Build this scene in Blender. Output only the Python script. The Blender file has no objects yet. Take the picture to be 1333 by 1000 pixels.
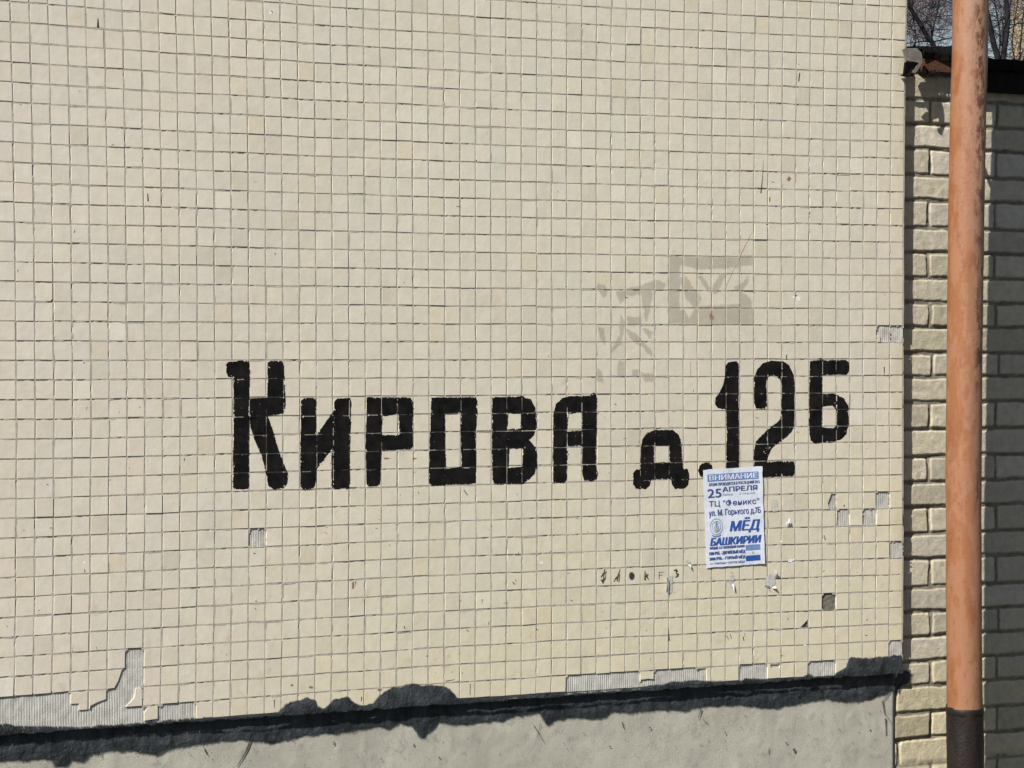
import bpy, math, random
import numpy as np

C = bpy.context.scene
COL = C.collection
rad = math.radians
random.seed(7)

# ------------------------------------------------------------------ camera
F, YAW, PITCHA, ROLL = 4025.248, 0.545829871, -0.012754128, 0.000429324
CAM = np.array([-5.84556414, -7.35170534, -0.05855155])
ca, sa, cb, sb = math.cos(YAW), math.sin(YAW), math.cos(PITCHA), math.sin(PITCHA)
FW = np.array([sa*cb, ca*cb, sb]); RT = np.array([ca, -sa, 0.0]); UP = np.cross(RT, FW)
RT, UP = (math.cos(ROLL)*RT + math.sin(ROLL)*UP), (math.cos(ROLL)*UP - math.sin(ROLL)*RT)
cam = bpy.data.cameras.new('camera'); cam.sensor_width = 36; cam.lens = F/1333*36
cam.clip_end = 3000
co = bpy.data.objects.new('camera', cam); COL.objects.link(co)
from mathutils import Matrix, Vector
M3 = Matrix((RT, UP, -FW)).transposed()
co.matrix_world = Matrix.Translation(CAM) @ M3.to_4x4()
C.camera = co

# ------------------------------------------------------------------ light
SUN_AZ, SUN_EL = 62.0, 40.0          # degrees left of the wall's normal / above the horizon
S = np.array([-math.sin(rad(SUN_AZ))*math.cos(rad(SUN_EL)), -math.cos(rad(SUN_AZ))*math.cos(rad(SUN_EL)), math.sin(rad(SUN_EL))])
W = bpy.data.worlds.new('World'); C.world = W; W.use_nodes = True
nt = W.node_tree; bg = nt.nodes['Background']; bg.inputs[1].default_value = 0.05
sky = nt.nodes.new('ShaderNodeTexSky'); sky.sky_type = 'NISHITA'; sky.sun_disc = False
sky.sun_elevation = rad(SUN_EL); sky.sun_rotation = math.atan2(S[0], S[1])
nt.links.new(sky.outputs[0], bg.inputs[0])
sl = bpy.data.lights.new('sun', 'SUN'); sl.energy = 5.0; sl.angle = rad(0.53); sl.color = (1.0, 0.955, 0.88)
so = bpy.data.objects.new('sun', sl); COL.objects.link(so)
so.rotation_euler = Vector(S.tolist()).to_track_quat('Z', 'Y').to_euler()
C.view_settings.view_transform = 'Standard'; C.view_settings.look = 'None'
C.view_settings.exposure = 0.66; C.view_settings.gamma = 1

# ------------------------------------------------------------------ helpers
def px(x, y, Y=0.0):
    """photograph pixel (1333 x 1000) to the point of the plane y = Y it shows"""
    x = np.asarray(x, float); y = np.asarray(y, float)
    d = np.multiply.outer((x-666.5)/F, RT) + np.multiply.outer((500-y)/F, UP) + FW
    t = (Y-CAM[1])/d[..., 1]
    return CAM[0]+t*d[..., 0], CAM[2]+t*d[..., 2]
def depth(p): return float((np.asarray(p)-CAM) @ FW)

def vn(x, y, seed=0):
    """smooth value noise in -1..1"""
    x = np.asarray(x, float); y = np.asarray(y, float)
    xi = np.floor(x).astype(np.int64); yi = np.floor(y).astype(np.int64)
    fx = x-xi; fy = y-yi; fx = fx*fx*(3-2*fx); fy = fy*fy*(3-2*fy)
    def h(a, b):
        n = (a*374761393 + b*668265263 + seed*974634777) & 0x7fffffff
        n = ((n ^ (n >> 13))*1274126177) & 0x7fffffff
        n = (n ^ (n >> 16)) & 0xffff
        return n/32767.5-1
    a = h(xi, yi)*(1-fx)+h(xi+1, yi)*fx
    b = h(xi, yi+1)*(1-fx)+h(xi+1, yi+1)*fx
    return a*(1-fy)+b*fy
def fbm(x, y, seed=0, o=3):
    s = 0; a = 1; t = 0
    for k in range(o):
        s = s+a*vn(np.asarray(x)*2**k, np.asarray(y)*2**k, seed+k*17); t += a; a *= .5
    return s/t

def mesh_obj(name, V, Fc, mat, parent=None, smooth=False, col=None, extra=None):
    m = bpy.data.meshes.new(name)
    m.from_pydata([tuple(v) for v in V] if not isinstance(V, np.ndarray) else V.tolist(), [], Fc)
    if smooth: m.polygons.foreach_set('use_smooth', [True]*len(m.polygons))
    if col is not None:
        a = m.color_attributes.new('tint', 'FLOAT_COLOR', 'POINT')
        c4 = np.ones((len(V), 4)); c4[:, :3] = np.asarray(col); a.data.foreach_set('color', c4.ravel())
    m.update()
    if mat: m.materials.append(mat)
    o = bpy.data.objects.new(name, m); COL.objects.link(o)
    if parent: o.parent = parent
    return o
def thing(name, label, cat, loc=(0, 0, 0), group=None):
    o = bpy.data.objects.new(name, None); COL.objects.link(o); o.location = loc
    o['label'] = label; o['category'] = cat
    if group: o['group'] = group
    return o
def tag(o, label, cat, group=None):
    o['label'] = label; o['category'] = cat
    if group: o['group'] = group
    return o
def own(o, root):
    """parent a mesh written in world coordinates to a thing standing elsewhere"""
    o.parent = root; o.matrix_parent_inverse = Matrix.Translation(root.location).inverted()
    return o

class MB:
    def __init__(s): s.v = []; s.f = []; s.c = []
    def add(s, V, Fc, c=None):
        b = len(s.v); s.v += [tuple(v) for v in V]; s.f += [tuple(i+b for i in f) for f in Fc]
        if c is not None: s.c += [c]*len(V)
    def box(s, x0, x1, y0, y1, z0, z1, c=None):
        s.add([(x0,y0,z0),(x1,y0,z0),(x1,y1,z0),(x0,y1,z0),(x0,y0,z1),(x1,y0,z1),(x1,y1,z1),(x0,y1,z1)],
              [(0,3,2,1),(4,5,6,7),(0,1,5,4),(1,2,6,5),(2,3,7,6),(3,0,4,7)], c)
    def tube(s, P, R, n=8, cap=True):
        P = [np.array(p, float) for p in P]; b = len(s.v)
        for i, p in enumerate(P):
            t = P[min(i+1, len(P)-1)]-P[max(i-1, 0)]; t = t/(np.linalg.norm(t)+1e-9)
            a = np.cross(t, (0, 1, 0)) if abs(t[1]) < .9 else np.cross(t, (1, 0, 0))
            a = a/np.linalg.norm(a); d = np.cross(t, a)
            r = R[i] if hasattr(R, '__len__') else R
            for k in range(n):
                w = 2*math.pi*k/n
                s.v.append(tuple(p+r*(math.cos(w)*a+math.sin(w)*d)))
        for i in range(len(P)-1):
            for k in range(n):
                q = (k+1) % n
                s.f.append((b+i*n+k, b+i*n+q, b+i*n+n+q, b+i*n+n+k))
        if cap:
            s.f.append(tuple(b+k for k in range(n))[::-1]); e = b+(len(P)-1)*n
            s.f.append(tuple(e+k for k in range(n)))
    def build(s, name, mat, parent=None, smooth=False):
        return mesh_obj(name, s.v, s.f, mat, parent, smooth, s.c if s.c else None)

# ------------------------------------------------------------------ materials
def lin(r, g, b):
    f = lambda v: (v/255/12.92) if v/255 <= .04045 else ((v/255+.055)/1.055)**2.4
    return (f(r), f(g), f(b), 1)
class Mat:
    def __init__(s, name, rough=.7, spec=.3):
        s.m = bpy.data.materials.new(name); s.m.use_nodes = True; s.t = s.m.node_tree
        s.p = s.t.nodes['Principled BSDF']; s.p.inputs['Roughness'].default_value = rough
        s.p.inputs['Specular IOR Level'].default_value = spec
        s.tc = s.n('ShaderNodeTexCoord').outputs['Object']
    def n(s, k, **kw):
        o = s.t.nodes.new(k)
        for a, b in kw.items(): setattr(o, a, b)
        return o
    def l(s, a, b): s.t.links.new(a, b)
    def noise(s, scale, detail=4, rough=.6, stretch=None, dist=0):
        o = s.n('ShaderNodeTexNoise'); o.inputs['Scale'].default_value = scale
        o.inputs['Detail'].default_value = detail; o.inputs['Roughness'].default_value = rough
        o.inputs['Distortion'].default_value = dist
        v = s.tc
        if stretch:
            mp = s.n('ShaderNodeMapping'); mp.inputs['Scale'].default_value = stretch
            s.l(v, mp.inputs[0]); v = mp.outputs[0]
        s.l(v, o.inputs['Vector']); return o.outputs['Fac']
    def ramp(s, fac, a, b):
        o = s.n('ShaderNodeMapRange'); o.inputs[1].default_value = a; o.inputs[2].default_value = b
        s.l(fac, o.inputs[0]); return o.outputs[0]
    def mix(s, fac, a, b, mode='MIX'):
        o = s.n('ShaderNodeMix', data_type='RGBA', blend_type=mode)
        for sock, v in ((o.inputs[0], fac), (o.inputs[6], a), (o.inputs[7], b)):
            if hasattr(v, 'links'): s.l(v, sock)
            else: sock.default_value = v
        return o.outputs[2]
    def mul(s, a, b, op='MULTIPLY'):
        o = s.n('ShaderNodeMath', operation=op)
        for sock, v in ((o.inputs[0], a), (o.inputs[1], b)):
            if hasattr(v, 'links'): s.l(v, sock)
            else: sock.default_value = v
        return o.outputs[0]
    def col(s, v):
        if hasattr(v, 'links'): s.l(v, s.p.inputs['Base Color'])
        else: s.p.inputs['Base Color'].default_value = v
    def bump(s, h, dist, strength=1):
        b = s.n('ShaderNodeBump'); b.inputs['Distance'].default_value = dist
        b.inputs['Strength'].default_value = strength
        s.l(h, b.inputs['Height']); s.l(b.outputs[0], s.p.inputs['Normal'])
    def attr(s, name='tint'):
        return s.n('ShaderNodeAttribute', attribute_name=name).outputs['Color']
    def sep(s):
        o = s.n('ShaderNodeSeparateXYZ'); s.l(s.tc, o.inputs[0]); return o.outputs

def simple(name, c, rough=.8, spec=.2, var=.25, scale=40, bump=0, bscale=200):
    m = Mat(name, rough, spec); n = m.noise(scale)
    d = tuple(v*(1-var) for v in c[:3])+(1,); e = tuple(min(1, v*(1+var)) for v in c[:3])+(1,)
    m.col(m.mix(m.ramp(n, .3, .7), d, e))
    if bump: m.bump(m.noise(bscale), bump)
    return m.m

def feather(m, hi, scale, lo_=.25, rng_=.5, stretch=None):
    """thin coat: covers less towards its edge (mesh attribute), unevenly"""
    r_ = m.n('ShaderNodeSeparateColor'); m.l(m.attr(), r_.inputs[0])
    a = m.ramp(m.mul(r_.outputs[0], m.mul(m.mul(m.noise(scale, 5, .7, stretch), -.5, 'ADD'), rng_*2), 'ADD'), lo_, lo_+.5)
    m.l(m.mul(a, hi), m.p.inputs['Alpha'])
# glazed tile: per-tile tint, faint mottling, rusty-brown drip stains in the splash zone
mt = Mat('tile_glaze', .42, .35)
z = mt.sep()[2]
c = mt.mix(mt.ramp(mt.noise(26, 5, .65), .25, .75), (.90, .89, .86, 1), (1.04, 1.04, 1.04, 1))
c = mt.mix(1.0, mt.attr(), c, 'MULTIPLY')
low = mt.ramp(z, -.25, -.95)
st = mt.mul(mt.ramp(mt.noise(21, 4, .7), .59, .69), low)
c = mt.mix(mt.mul(st, .50), c, (.45, .33, .18, 1))
gs = mt.mul(mt.ramp(mt.noise(9, 4, .7, (1, 1, .55)), .56, .72), mt.ramp(z, .55, -.9))
c = mt.mix(mt.mul(gs, .30), c, (.33, .31, .26, 1))
dr = mt.mul(mt.ramp(mt.noise(30, 4, .65, (1, 1, .045)), .56, .70), mt.ramp(mt.noise(2.2, 2), .45, .65))
c = mt.mix(mt.mul(dr, .16), c, (.30, .27, .21, 1))
fine = mt.ramp(mt.noise(160, 2, .5, (1, 1, .35)), .70, .76)
c = mt.mix(mt.mul(mt.mul(fine, mt.ramp(mt.noise(5, 2), .5, .6)), .35), c, (.24, .21, .17, 1))
ed = mt.mul(mt.ramp(mt.sep()[0], -.055, -.004), mt.ramp(mt.noise(14, 4, .7, (1, 1, .5)), .40, .62))
c = mt.mix(mt.mul(ed, .45), c, (.42, .36, .21, 1))
mt.col(c); mt.bump(mt.noise(45, 3), .0006)
TILE = mt.m
GROUT = simple('grout', (.365, .340, .290, 1), .95, .1, .26, 60, .0015, 500)
m = Mat('ribbed_mortar', .95, .1)
m.col(m.mix(m.ramp(m.noise(30), .3, .7), (.33, .325, .30, 1), (.49, .48, .445, 1))); m.bump(m.noise(400), .001)
MORTAR = m.m
DARKMORTAR = simple('dark_mortar', (.15, .145, .12, 1), .95, .1, .3, 90, .002, 400)
m = Mat('black_paint', .6, .10)
m.col(m.mix(m.ramp(m.noise(25), .35, .7), (.0035, .0035, .004, 1), (.014, .0125, .0115, 1))); m.bump(m.noise(300), .0006)
PAINT = m.m
m = Mat('bitumen', .5, .22)
n1 = m.ramp(m.noise(28, 6, .7, (1, 1, .5)), .35, .75)
c = m.mix(n1, (.012, .015, .017, 1), (.056, .064, .071, 1))
c = m.mix(m.ramp(m.noise(95, 5, .75), .60, .70), c, (.12, .13, .13, 1))
c = m.mix(m.mul(m.ramp(m.noise(9, 5, .75, (1, 1, .6)), .54, .72), .55), c, (.095, .102, .105, 1))
m.col(c); m.bump(m.noise(90, 6, .7), .005); feather(m, 1.0, 150, .12, .55, (1, 1, .35))
TAR = m.m
m = Mat('concrete', .92, .15)
c = m.mix(m.ramp(m.noise(5, 6, .65), .3, .7), (.335, .325, .272, 1), (.445, .434, .372, 1))
c = m.mix(m.ramp(m.noise(24, 6, .7), .55, .75), c, (.26, .255, .22, 1))
c = m.mix(m.mul(m.ramp(m.noise(7, 6, .75, (1, 1, .5)), .52, .66), .5), c, (.24, .235, .205, 1))
c = m.mix(m.mul(m.ramp(m.noise(190, 3, .6), .62, .72), m.ramp(m.noise(4, 2), .45, .6)), c, (.20, .195, .175, 1))
c = m.mix(m.mul(m.ramp(m.noise(12, 3, .6, (1, 1, .25)), .6, .75), .4), c, (.50, .49, .44, 1))
c = m.mix(m.mul(m.ramp(m.noise(330, 3, .6), .58, .70), m.ramp(m.noise(2.6, 3), .42, .60)), c, (.22, .215, .19, 1))
m.col(c); m.bump(m.noise(240, 9, .78), .0022)
CONC = m.m
m = Mat('silicate_brick', .93, .12)
c = m.mix(m.ramp(m.noise(34, 6, .75), .30, .70), (.76, .73, .68, 1), (1.10, 1.10, 1.10, 1))
m.col(m.mix(1.0, m.attr(), c, 'MULTIPLY')); m.bump(m.noise(200, 7, .78), .0040)
BRICK = m.m
# old oil paint on the downpipe: faded, patchy, with rust breaking through on the side away from the wall's left
m = Mat('pipe_paint', .5, .35)
x, y, z = m.sep()
base = m.mix(m.ramp(m.noise(20, 6, .6, (1, 1, .35)), .47, .53), (.215, .086, .036, 1), (.238, .112, .058, 1))
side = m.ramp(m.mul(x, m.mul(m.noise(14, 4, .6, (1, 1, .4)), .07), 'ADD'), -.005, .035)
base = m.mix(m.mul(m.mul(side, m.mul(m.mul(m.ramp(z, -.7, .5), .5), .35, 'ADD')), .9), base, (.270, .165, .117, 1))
base = m.mix(m.mul(m.ramp(m.noise(26, 5, .65, (1, 1, .4)), .55, .60), .5), base, (.175, .062, .023, 1))
rust = m.mul(m.ramp(m.noise(42, 6, .75, (1, 1, .40)), .49, .54), m.mul(m.mul(m.ramp(x, -.014, .006), m.ramp(x, .034, .026)), m.ramp(m.mul(m.noise(3.2, 2), m.mul(z, .16), 'ADD'), .38, .46)))
base = m.mix(m.mul(rust, .9), base, (.080, .032, .019, 1))
base = m.mix(m.mul(m.mul(m.ramp(m.noise(13, 6, .75, (1, 1, .12)), .56, .64), m.ramp(z, -.9, .2)), .45), base, (.30, .185, .130, 1))
speck = m.ramp(m.noise(120, 2, .5), .68, .72)
base = m.mix(m.mul(speck, .7), base, (.10, .05, .03, 1))
m.col(base); m.bump(m.noise(70, 5, .7), .0012)
PIPE = m.m
m = Mat('pipe_bitumen', .55, .3)
m.col(m.mix(m.ramp(m.noise(24, 5, .7, (1, 1, .35)), .35, .7), (.006, .0045, .004, 1), (.017, .0115, .0095, 1))); m.bump(m.noise(120, 5), .002)
PIPETAR = m.m
PAPER = simple('paper', (.60, .64, .72, 1), .8, .2, .04, 20, .0006, 60)
SCRAP = simple('torn_paper', (.66, .66, .66, 1), .85, .1, .10, 90)
GLUE = simple('paper_residue', (.42, .42, .40, 1), .9, .1, .18, 120)
INK_S = simple('ink_slate', (.050, .080, .235, 1), .8, .1, .1, 60)
INK_B = simple('ink_blue', (.028, .085, .33, 1), .8, .1, .1, 60)
INK_L = simple('ink_pale_blue', (.14, .22, .45, 1), .8, .1, .1, 60)
INK_G = simple('ink_grey', (.36, .42, .50, 1), .8, .1, .1, 60)
INK_W = simple('ink_white', (.62, .65, .74, 1), .8, .1, .03, 60)
MARK = simple('dark_scratch', (.045, .04, .035, 1), .9, .1, .3, 200)
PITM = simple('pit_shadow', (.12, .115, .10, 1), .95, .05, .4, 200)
PEN = simple('pen_mark', (.10, .085, .07, 1), .8, .1, .3, 200)
RUSTM = simple('rust_spot', (.24, .15, .075, 1), .9, .1, .3, 200)
CHIPM = simple('white_chip', (.68, .67, .63, 1), .9, .1, .1, 200)
REDP = simple('red_pencil', (.50, .38, .31, 1), .9, .1, .1, 200)
m = Mat('faded_residue', .7, .2); m.col(m.mix(m.ramp(m.noise(20), .35, .65), (.30, .265, .20, 1), (.36, .33, .27, 1))); feather(m, .28, 45, .0, .75)
GHOST = m.m
LUMP = simple('lump_mortar', (.095,.088,.080,1), .95, .1, .3, 60, .003, 200)
SHADEDWOOD = simple('shaded_board', (.012, .009, .007, 1), .9, .1, .4, 30, .003, 120)  # near-black fascia wood, the drainpipe's shade put into its colour
FELT = simple('roofing_felt', (.0075, .007, .0065, 1), .95, .05, .4, 60, .004, 60)
WOOD = simple('old_board', (.075, .033, .020, 1), .85, .2, .4, 30, .003, 120)
BARK = simple('bark', (.016, .016, .019, 1), .95, .1, .4, 8, .02, 20)
TWIG = simple('twig', (.020, .018, .020, 1), .9, .1, .3, 3)
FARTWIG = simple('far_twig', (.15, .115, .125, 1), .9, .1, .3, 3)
STEEL = simple('rusty_steel', (.10, .055, .035, 1), .7, .3, .4, 50)

# ------------------------------------------------------------------ tile grid (laid by hand: lines bow a little)
PT = .05
IJ = [(0,0),(0,1),(0,2),(0,3),(1,0),(1,1),(1,2),(1,3),(2,0),(2,1),(2,2),(3,0),(3,1)]
CXP = [0.00266,0.00273,-0.00247,-0.00296,-0.01386,-0.00034,0.00958,-0.00358,-0.00461,0.00024,-0.00299,0.01383,-0.00178]
CZP = [-0.00174,0.01208,0.00397,-0.00479,-0.00043,-0.00064,0.00087,0.00213,0.0007,-0.01349,0.00089,-0.00056,0.0007]
def offs(c, r):
    u = np.clip((np.asarray(c, float)-29)/29, -1.12, 1.03); v = np.clip((np.asarray(r, float)-17)/20, -1.1, 1.05)
    dx = sum(k*u**i*v**j for k, (i, j) in zip(CXP, IJ)); dz = sum(k*u**i*v**j for k, (i, j) in zip(CZP, IJ))
    dx = dx + .0007*vn(c*.21+3, r*.5, 11) + .0005*vn(c*.9, r*.9, 12)
    dz = dz + .0009*vn(c*.45, r*.2+7, 13) + .0006*vn(c*.9, r*.9, 14)
    return dx, dz
def node(c, r):
    dx, dz = offs(c, r)
    return (np.asarray(c)-58)*PT+dx, -(np.asarray(r)-16)*PT+dz
def inv(X, Z):
    c = X/PT+58; r = 16-Z/PT
    for k in range(3):
        dx, dz = offs(c, r); c = (X-dx)/PT+58; r = 16-(Z-dz)/PT
    return c, r
def tilepx(x, y): return inv(*px(x, y))

C0, C1, R0, R1 = -36, 58, -16, 36.92
XL = -4.69
R1i = 37
ZB = -(R1-16)*PT                      # lower edge of the tiled panel

panel = thing('panel_building', 'cream tiled end wall of a panel building with a black painted address', 'building', (-1.5, .1, -1.7))

MISSING = {(14,27),(56,16),(57,16),(56,26),(53,27),(55,27),(57,29),(52,32),(57,35),
           (7,33),(7,34),(6,35),(9,36),(10,36),(34,36),(35,36),(36,36),(37,36),(38,36),(40,36),(41,36),(42,36),
           (46,36),(47,36),(51,36),(52,36)} | {(c, 35) for c in range(-36, 4)} | {(c, 36) for c in range(-36, 8)}
BROKEN = {(4,35): [(0,0),(1,0),(1,1),(.5,1),(.48,.62),(0,.6)],
          (5,35): [(0,0),(1,0),(.97,.5),(.5,.62),(.1,.78),(0,1)],
          (6,34): [(0,0),(.82,0),(.62,.6),(.4,1),(0,1)],
          (7,35): [(.02,.98),(.5,.55),(.58,.3),(.6,0),(.92,0),(1,.55),(.98,1)],
          (8,36): [(.1,.35),(.3,.05),(.85,.05),(.85,.7),(.1,.75)],
          (39,36): [(0,0),(1,0),(1,.5),(.6,.45),(.1,.48),(0,.6)],
          (43,36): [(.68,0),(1,0),(1,1),(.72,1)],
          (48,36): [(0,0),(.2,0),(.25,.3),(.9,.3),(.95,0),(1,0),(1,1),(0,1)],
          (52,26): [(0,0),(.64,0),(.38,.6),(.5,1),(0,1)],
          (50,33): [(0,0),(1,0),(1,.48),(.36,1),(0,1)],
          (56,16): [(.0,.55),(.25,.6),(.3,1),(0,1)],
          (53,27): [(.0,0),(.08,0),(.1,.4),(.04,1),(0,1)]}
rng = np.random.RandomState(5)

def tile_tint(c, r):
    b = np.array([.585, .549, .456])
    t = float(vn(c*.13, r*.13, 31)); q = float(vn(c*.35+9, r*.35, 32))
    left = np.clip((24-c)/30, 0, 1)
    b = b*(1+.025*t) * np.array([1+.010*q, 1, 1-.015*q])
    b = b*np.array([1+.012*left, 1-.012*left, 1+.035*left])
    lowr = np.clip((r-20)/16, 0, 1)*np.clip((c-2)/20, 0, 1)
    b = b*np.array([1.0, 1-.012*lowr, 1-.085*lowr])
    e = rng.normal(0, 1)
    b = b*(1+.013*e)*np.array([1+.006*rng.normal(), 1, 1+.009*rng.normal()])
    k = rng.rand()
    if k < .010: b = b*np.array([1.08, 1.09, 1.10])
    elif k < .03: b = b*np.array([.93, .92, .90])
    elif k < .05: b = b*np.array([1.0, .975, .93])
    return b

TYA = np.zeros((C1-C0+2, R1i-R0+2, 5)); TYA[:, :, 0] = 0
tv, tf, tcol = [], [], []
JH = .0022                            # half a joint
def add_tile(c, r):
    r1 = min(r+1, R1)
    n = [node(c, r), node(c+1, r), node(c+1, r1), node(c, r1)]
    P = np.array(n, float)
    vfull = (r1-r)
    ox, oz = rng.normal(0, .00035, 2)
    if rng.rand() < .015: ox += rng.choice([-1, 1])*.0012; oz += rng.choice([-1, 1])*.0012
    poly = BROKEN.get((c, r))
    broken = poly is not None
    if not broken:
        poly = [(0, 0), (1, 0), (1, vfull), (0, vfull)]
        if rng.rand() < .035:         # chipped corner
            k = rng.randint(4); a, b = .05+.12*rng.rand(2)
            cr = [[(0, b), (a, 0)], [(1-a, 0), (1, b)], [(1, vfull-b), (1-a, vfull)], [(a, vfull), (0, vfull-b)]]
            full = [(0, 0), (1, 0), (1, vfull), (0, vfull)]
            poly = []
            for i in range(4): poly += cr[i] if i == k else [full[i]]
    poly = np.array(poly, float); poly[:, 1] = poly[:, 1]/vfull
    # inset for the joint
    w = JH/PT
    uu = np.clip(poly[:, 0], w+rng.uniform(-.006, .008), 1-w+rng.uniform(-.008, .006))
    vv = np.clip(poly[:, 1], w+rng.uniform(-.006, .008), 1-w+rng.uniform(-.008, .006))
    jitter = rng.normal(0, .00022, (len(poly), 2))
    X = (P[0,0]*(1-uu)+P[1,0]*uu)*(1-vv)+(P[3,0]*(1-uu)+P[2,0]*uu)*vv+ox+jitter[:, 0]
    Z = (P[0,1]*(1-uu)+P[1,1]*uu)*(1-vv)+(P[3,1]*(1-uu)+P[2,1]*uu)*vv+oz+jitter[:, 1]
    cx, cz = X.mean(), Z.mean()
    tx, tz = rng.normal(0, .006, 2); y0 = rng.normal(0, .00025)+.0004*float(vn(c*.3, r*.3, 77))
    if rng.rand() < .02: y0 -= .0011
    ins = .00035; TYA[c-C0, r-R0] = (y0, tx, tz, cx, cz)
    b = len(tv); k = len(X); col = tile_tint(c, r)
    for ring, (yy, s) in enumerate(((.0055, 0), (.0002, 0), (0, ins))):
        for i in range(k):
            dx, dz = cx-X[i], cz-Z[i]; L = math.hypot(dx, dz)+1e-9
            x = X[i]+dx/L*s*1.4; zz = Z[i]+dz/L*s*1.4
            yv = yy if ring == 0 else y0+yy+tx*(x-cx)+tz*(zz-cz)
            tv.append((x, yv, zz)); tcol.append(col)
    for g in (0, k):
        for i in range(k):
            j = (i+1) % k
            tf.append((b+g+i, b+g+k+i, b+g+k+j, b+g+j))
    tf.append(tuple(b+2*k+i for i in range(k))[::-1])
for r in range(R0, 37):
    for c in range(C0, C1):
        if (c, r) in MISSING and (c, r) not in BROKEN: continue
        add_tile(c, r)
tiles = own(mesh_obj('tile_facing', tv, tf, TILE, None, False, tcol), panel)

# grout bars in the joints, raked unevenly, some of it fallen out
gv, gf = [], []
def strip(P, Y):
    b = len(gv)
    n = len(P)
    for (xa, za, xb, zb), y in zip(P, Y): gv.extend([(xa, y, za), (xb, y, zb)])
    for i in range(n-1): gf.append((b+2*i, b+2*i+1, b+2*i+3, b+2*i+2))
SUB = 8
for c in range(C0, C1+1):
    rr = np.arange(R0, R1, 1/SUB)
    X, Z = node(np.full_like(rr, c), rr)
    Y = .0005+.0004*vn(rr*2.3, rr*0+c*5.1, 41)+.0008*np.maximum(0, vn(rr*1.1, rr*0+c*3.7, 42))
    Y = np.where(vn(rr*3.4, rr*0+c*7.3, 43)+vn(rr*.3, rr*0+c*.3, 44)*.8 > .80, .0026, Y)
    strip([(x-.003, z_, x+.003, z_) for x, z_ in zip(X, Z)], Y)
for r in range(R0, 37):
    cc = np.arange(C0, C1+.01, 1/SUB)
    X, Z = node(cc, np.full_like(cc, r))
    Y = .0004+.0004*vn(cc*2.3, cc*0+r*5.1, 51)+.0010*np.maximum(0, vn(cc*1.1, cc*0+r*3.7, 52))
    Y = np.where(vn(cc*3.6, cc*0+r*7.3, 53)+vn(cc*.3, cc*0+r*.3, 54)*.8 > np.where(r > 19, .62, .86), .0026, Y)
    Y = Y+.00015                                     # never in the plane of the vertical bars
    strip([(x, z_+.003, x, z_-.003) for x, z_ in zip(X, Z)], Y)
def miss_at(c, r): return (math.floor(c), math.floor(r)) in MISSING
keep = []
for f in gf:
    p = np.mean([gv[i] for i in f], 0); c, r = inv(p[0], p[2])
    e = .12
    if sum(miss_at(c+a*e, r+b*e) for a in (-1, 1) for b in (-1, 1)) >= 2 and (r > 32 or rng.rand() < .8): continue
    if r > 35.02 and c < 8.0: continue
    keep.append(f)
own(mesh_obj('grout', gv, keep, GROUT, None, True), panel)

# ribbed mortar left where tiles have dropped off (combed vertically), and the slab behind
rv, rf = [], []
def ribs(c, r0, r1, seed):
    x0, zt = node(c, r0); x1, _ = node(c+1, r0); zb = node(c, r1)[1]
    zb = max(zb, ZB)
    npt = 7 if c < 30 else 7
    xs = np.linspace(x0-.001, x1+.001, npt*6+1); zs = np.linspace(zt+.001, zb-.0, max(3, int((zt-zb)/.006)))
    XX, ZZ = np.meshgrid(xs, zs)
    ph = 2*math.pi*(XX/.00715)+.5*vn(XX*60, ZZ*25, seed)
    am = np.clip(.75+.6*fbm(XX*22, ZZ*22, 62), .1, 1.2)
    Y = .0040-.0011*am*np.sqrt(np.clip(.5+.5*np.cos(ph), 0, 1))+.0009*fbm(XX*90, ZZ*60, 61)
    b = len(rv); nx = len(xs)
    rv.extend(np.stack([XX, Y, ZZ], -1).reshape(-1, 3).tolist())
    for j in range(len(zs)-1):
        for i in range(nx-1):
            rf.append((b+j*nx+i, b+(j+1)*nx+i, b+(j+1)*nx+i+1, b+j*nx+i+1))
todo = (MISSING | set(BROKEN))-{(52, 32), (50, 33)}
while todo:
    patch, q = [], [min(todo)]
    todo.discard(q[0])
    while q:
        a = q.pop(); patch.append(a)
        for d in [(i, j) for i in (-1, 0, 1) for j in (-1, 0, 1)]:
            t = (a[0]+d[0], a[1]+d[1])
            if t in todo: todo.discard(t); q.append(t)
    rv, rf = [], []
    for (c, r) in sorted(patch): ribs(c, r, min(r+1, R1), 63)
    own(mesh_obj('ribbed_mortar', rv, rf, MORTAR, None, True), panel)
for (c, r) in ((52, 32), (50, 33)):
    dm = MB()
    x0, zt = node(c, r); x1, zb = node(c+1, r+1)
    xs = np.linspace(x0, x1, 18); zs = np.linspace(zt, zb, 18); XX, ZZ = np.meshgrid(xs, zs)
    Y = .0040+.0016*fbm(XX*110, ZZ*110, 71)
    V = np.stack([XX, Y, ZZ], -1).reshape(-1, 3)
    dm.add(V, [(j*18+i, (j+1)*18+i, (j+1)*18+i+1, j*18+i+1) for j in range(17) for i in range(17)])
    own(dm.build('exposed_mortar', DARKMORTAR, None, True), panel)
sb_ = MB(); sb_.box(XL, -.004, .0056, .16, ZB, 1.7)
sb_.box(XL, -.1, .161, 8, -1.7, 1.7)
own(sb_.build('wall_slab', MORTAR), panel)

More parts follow.
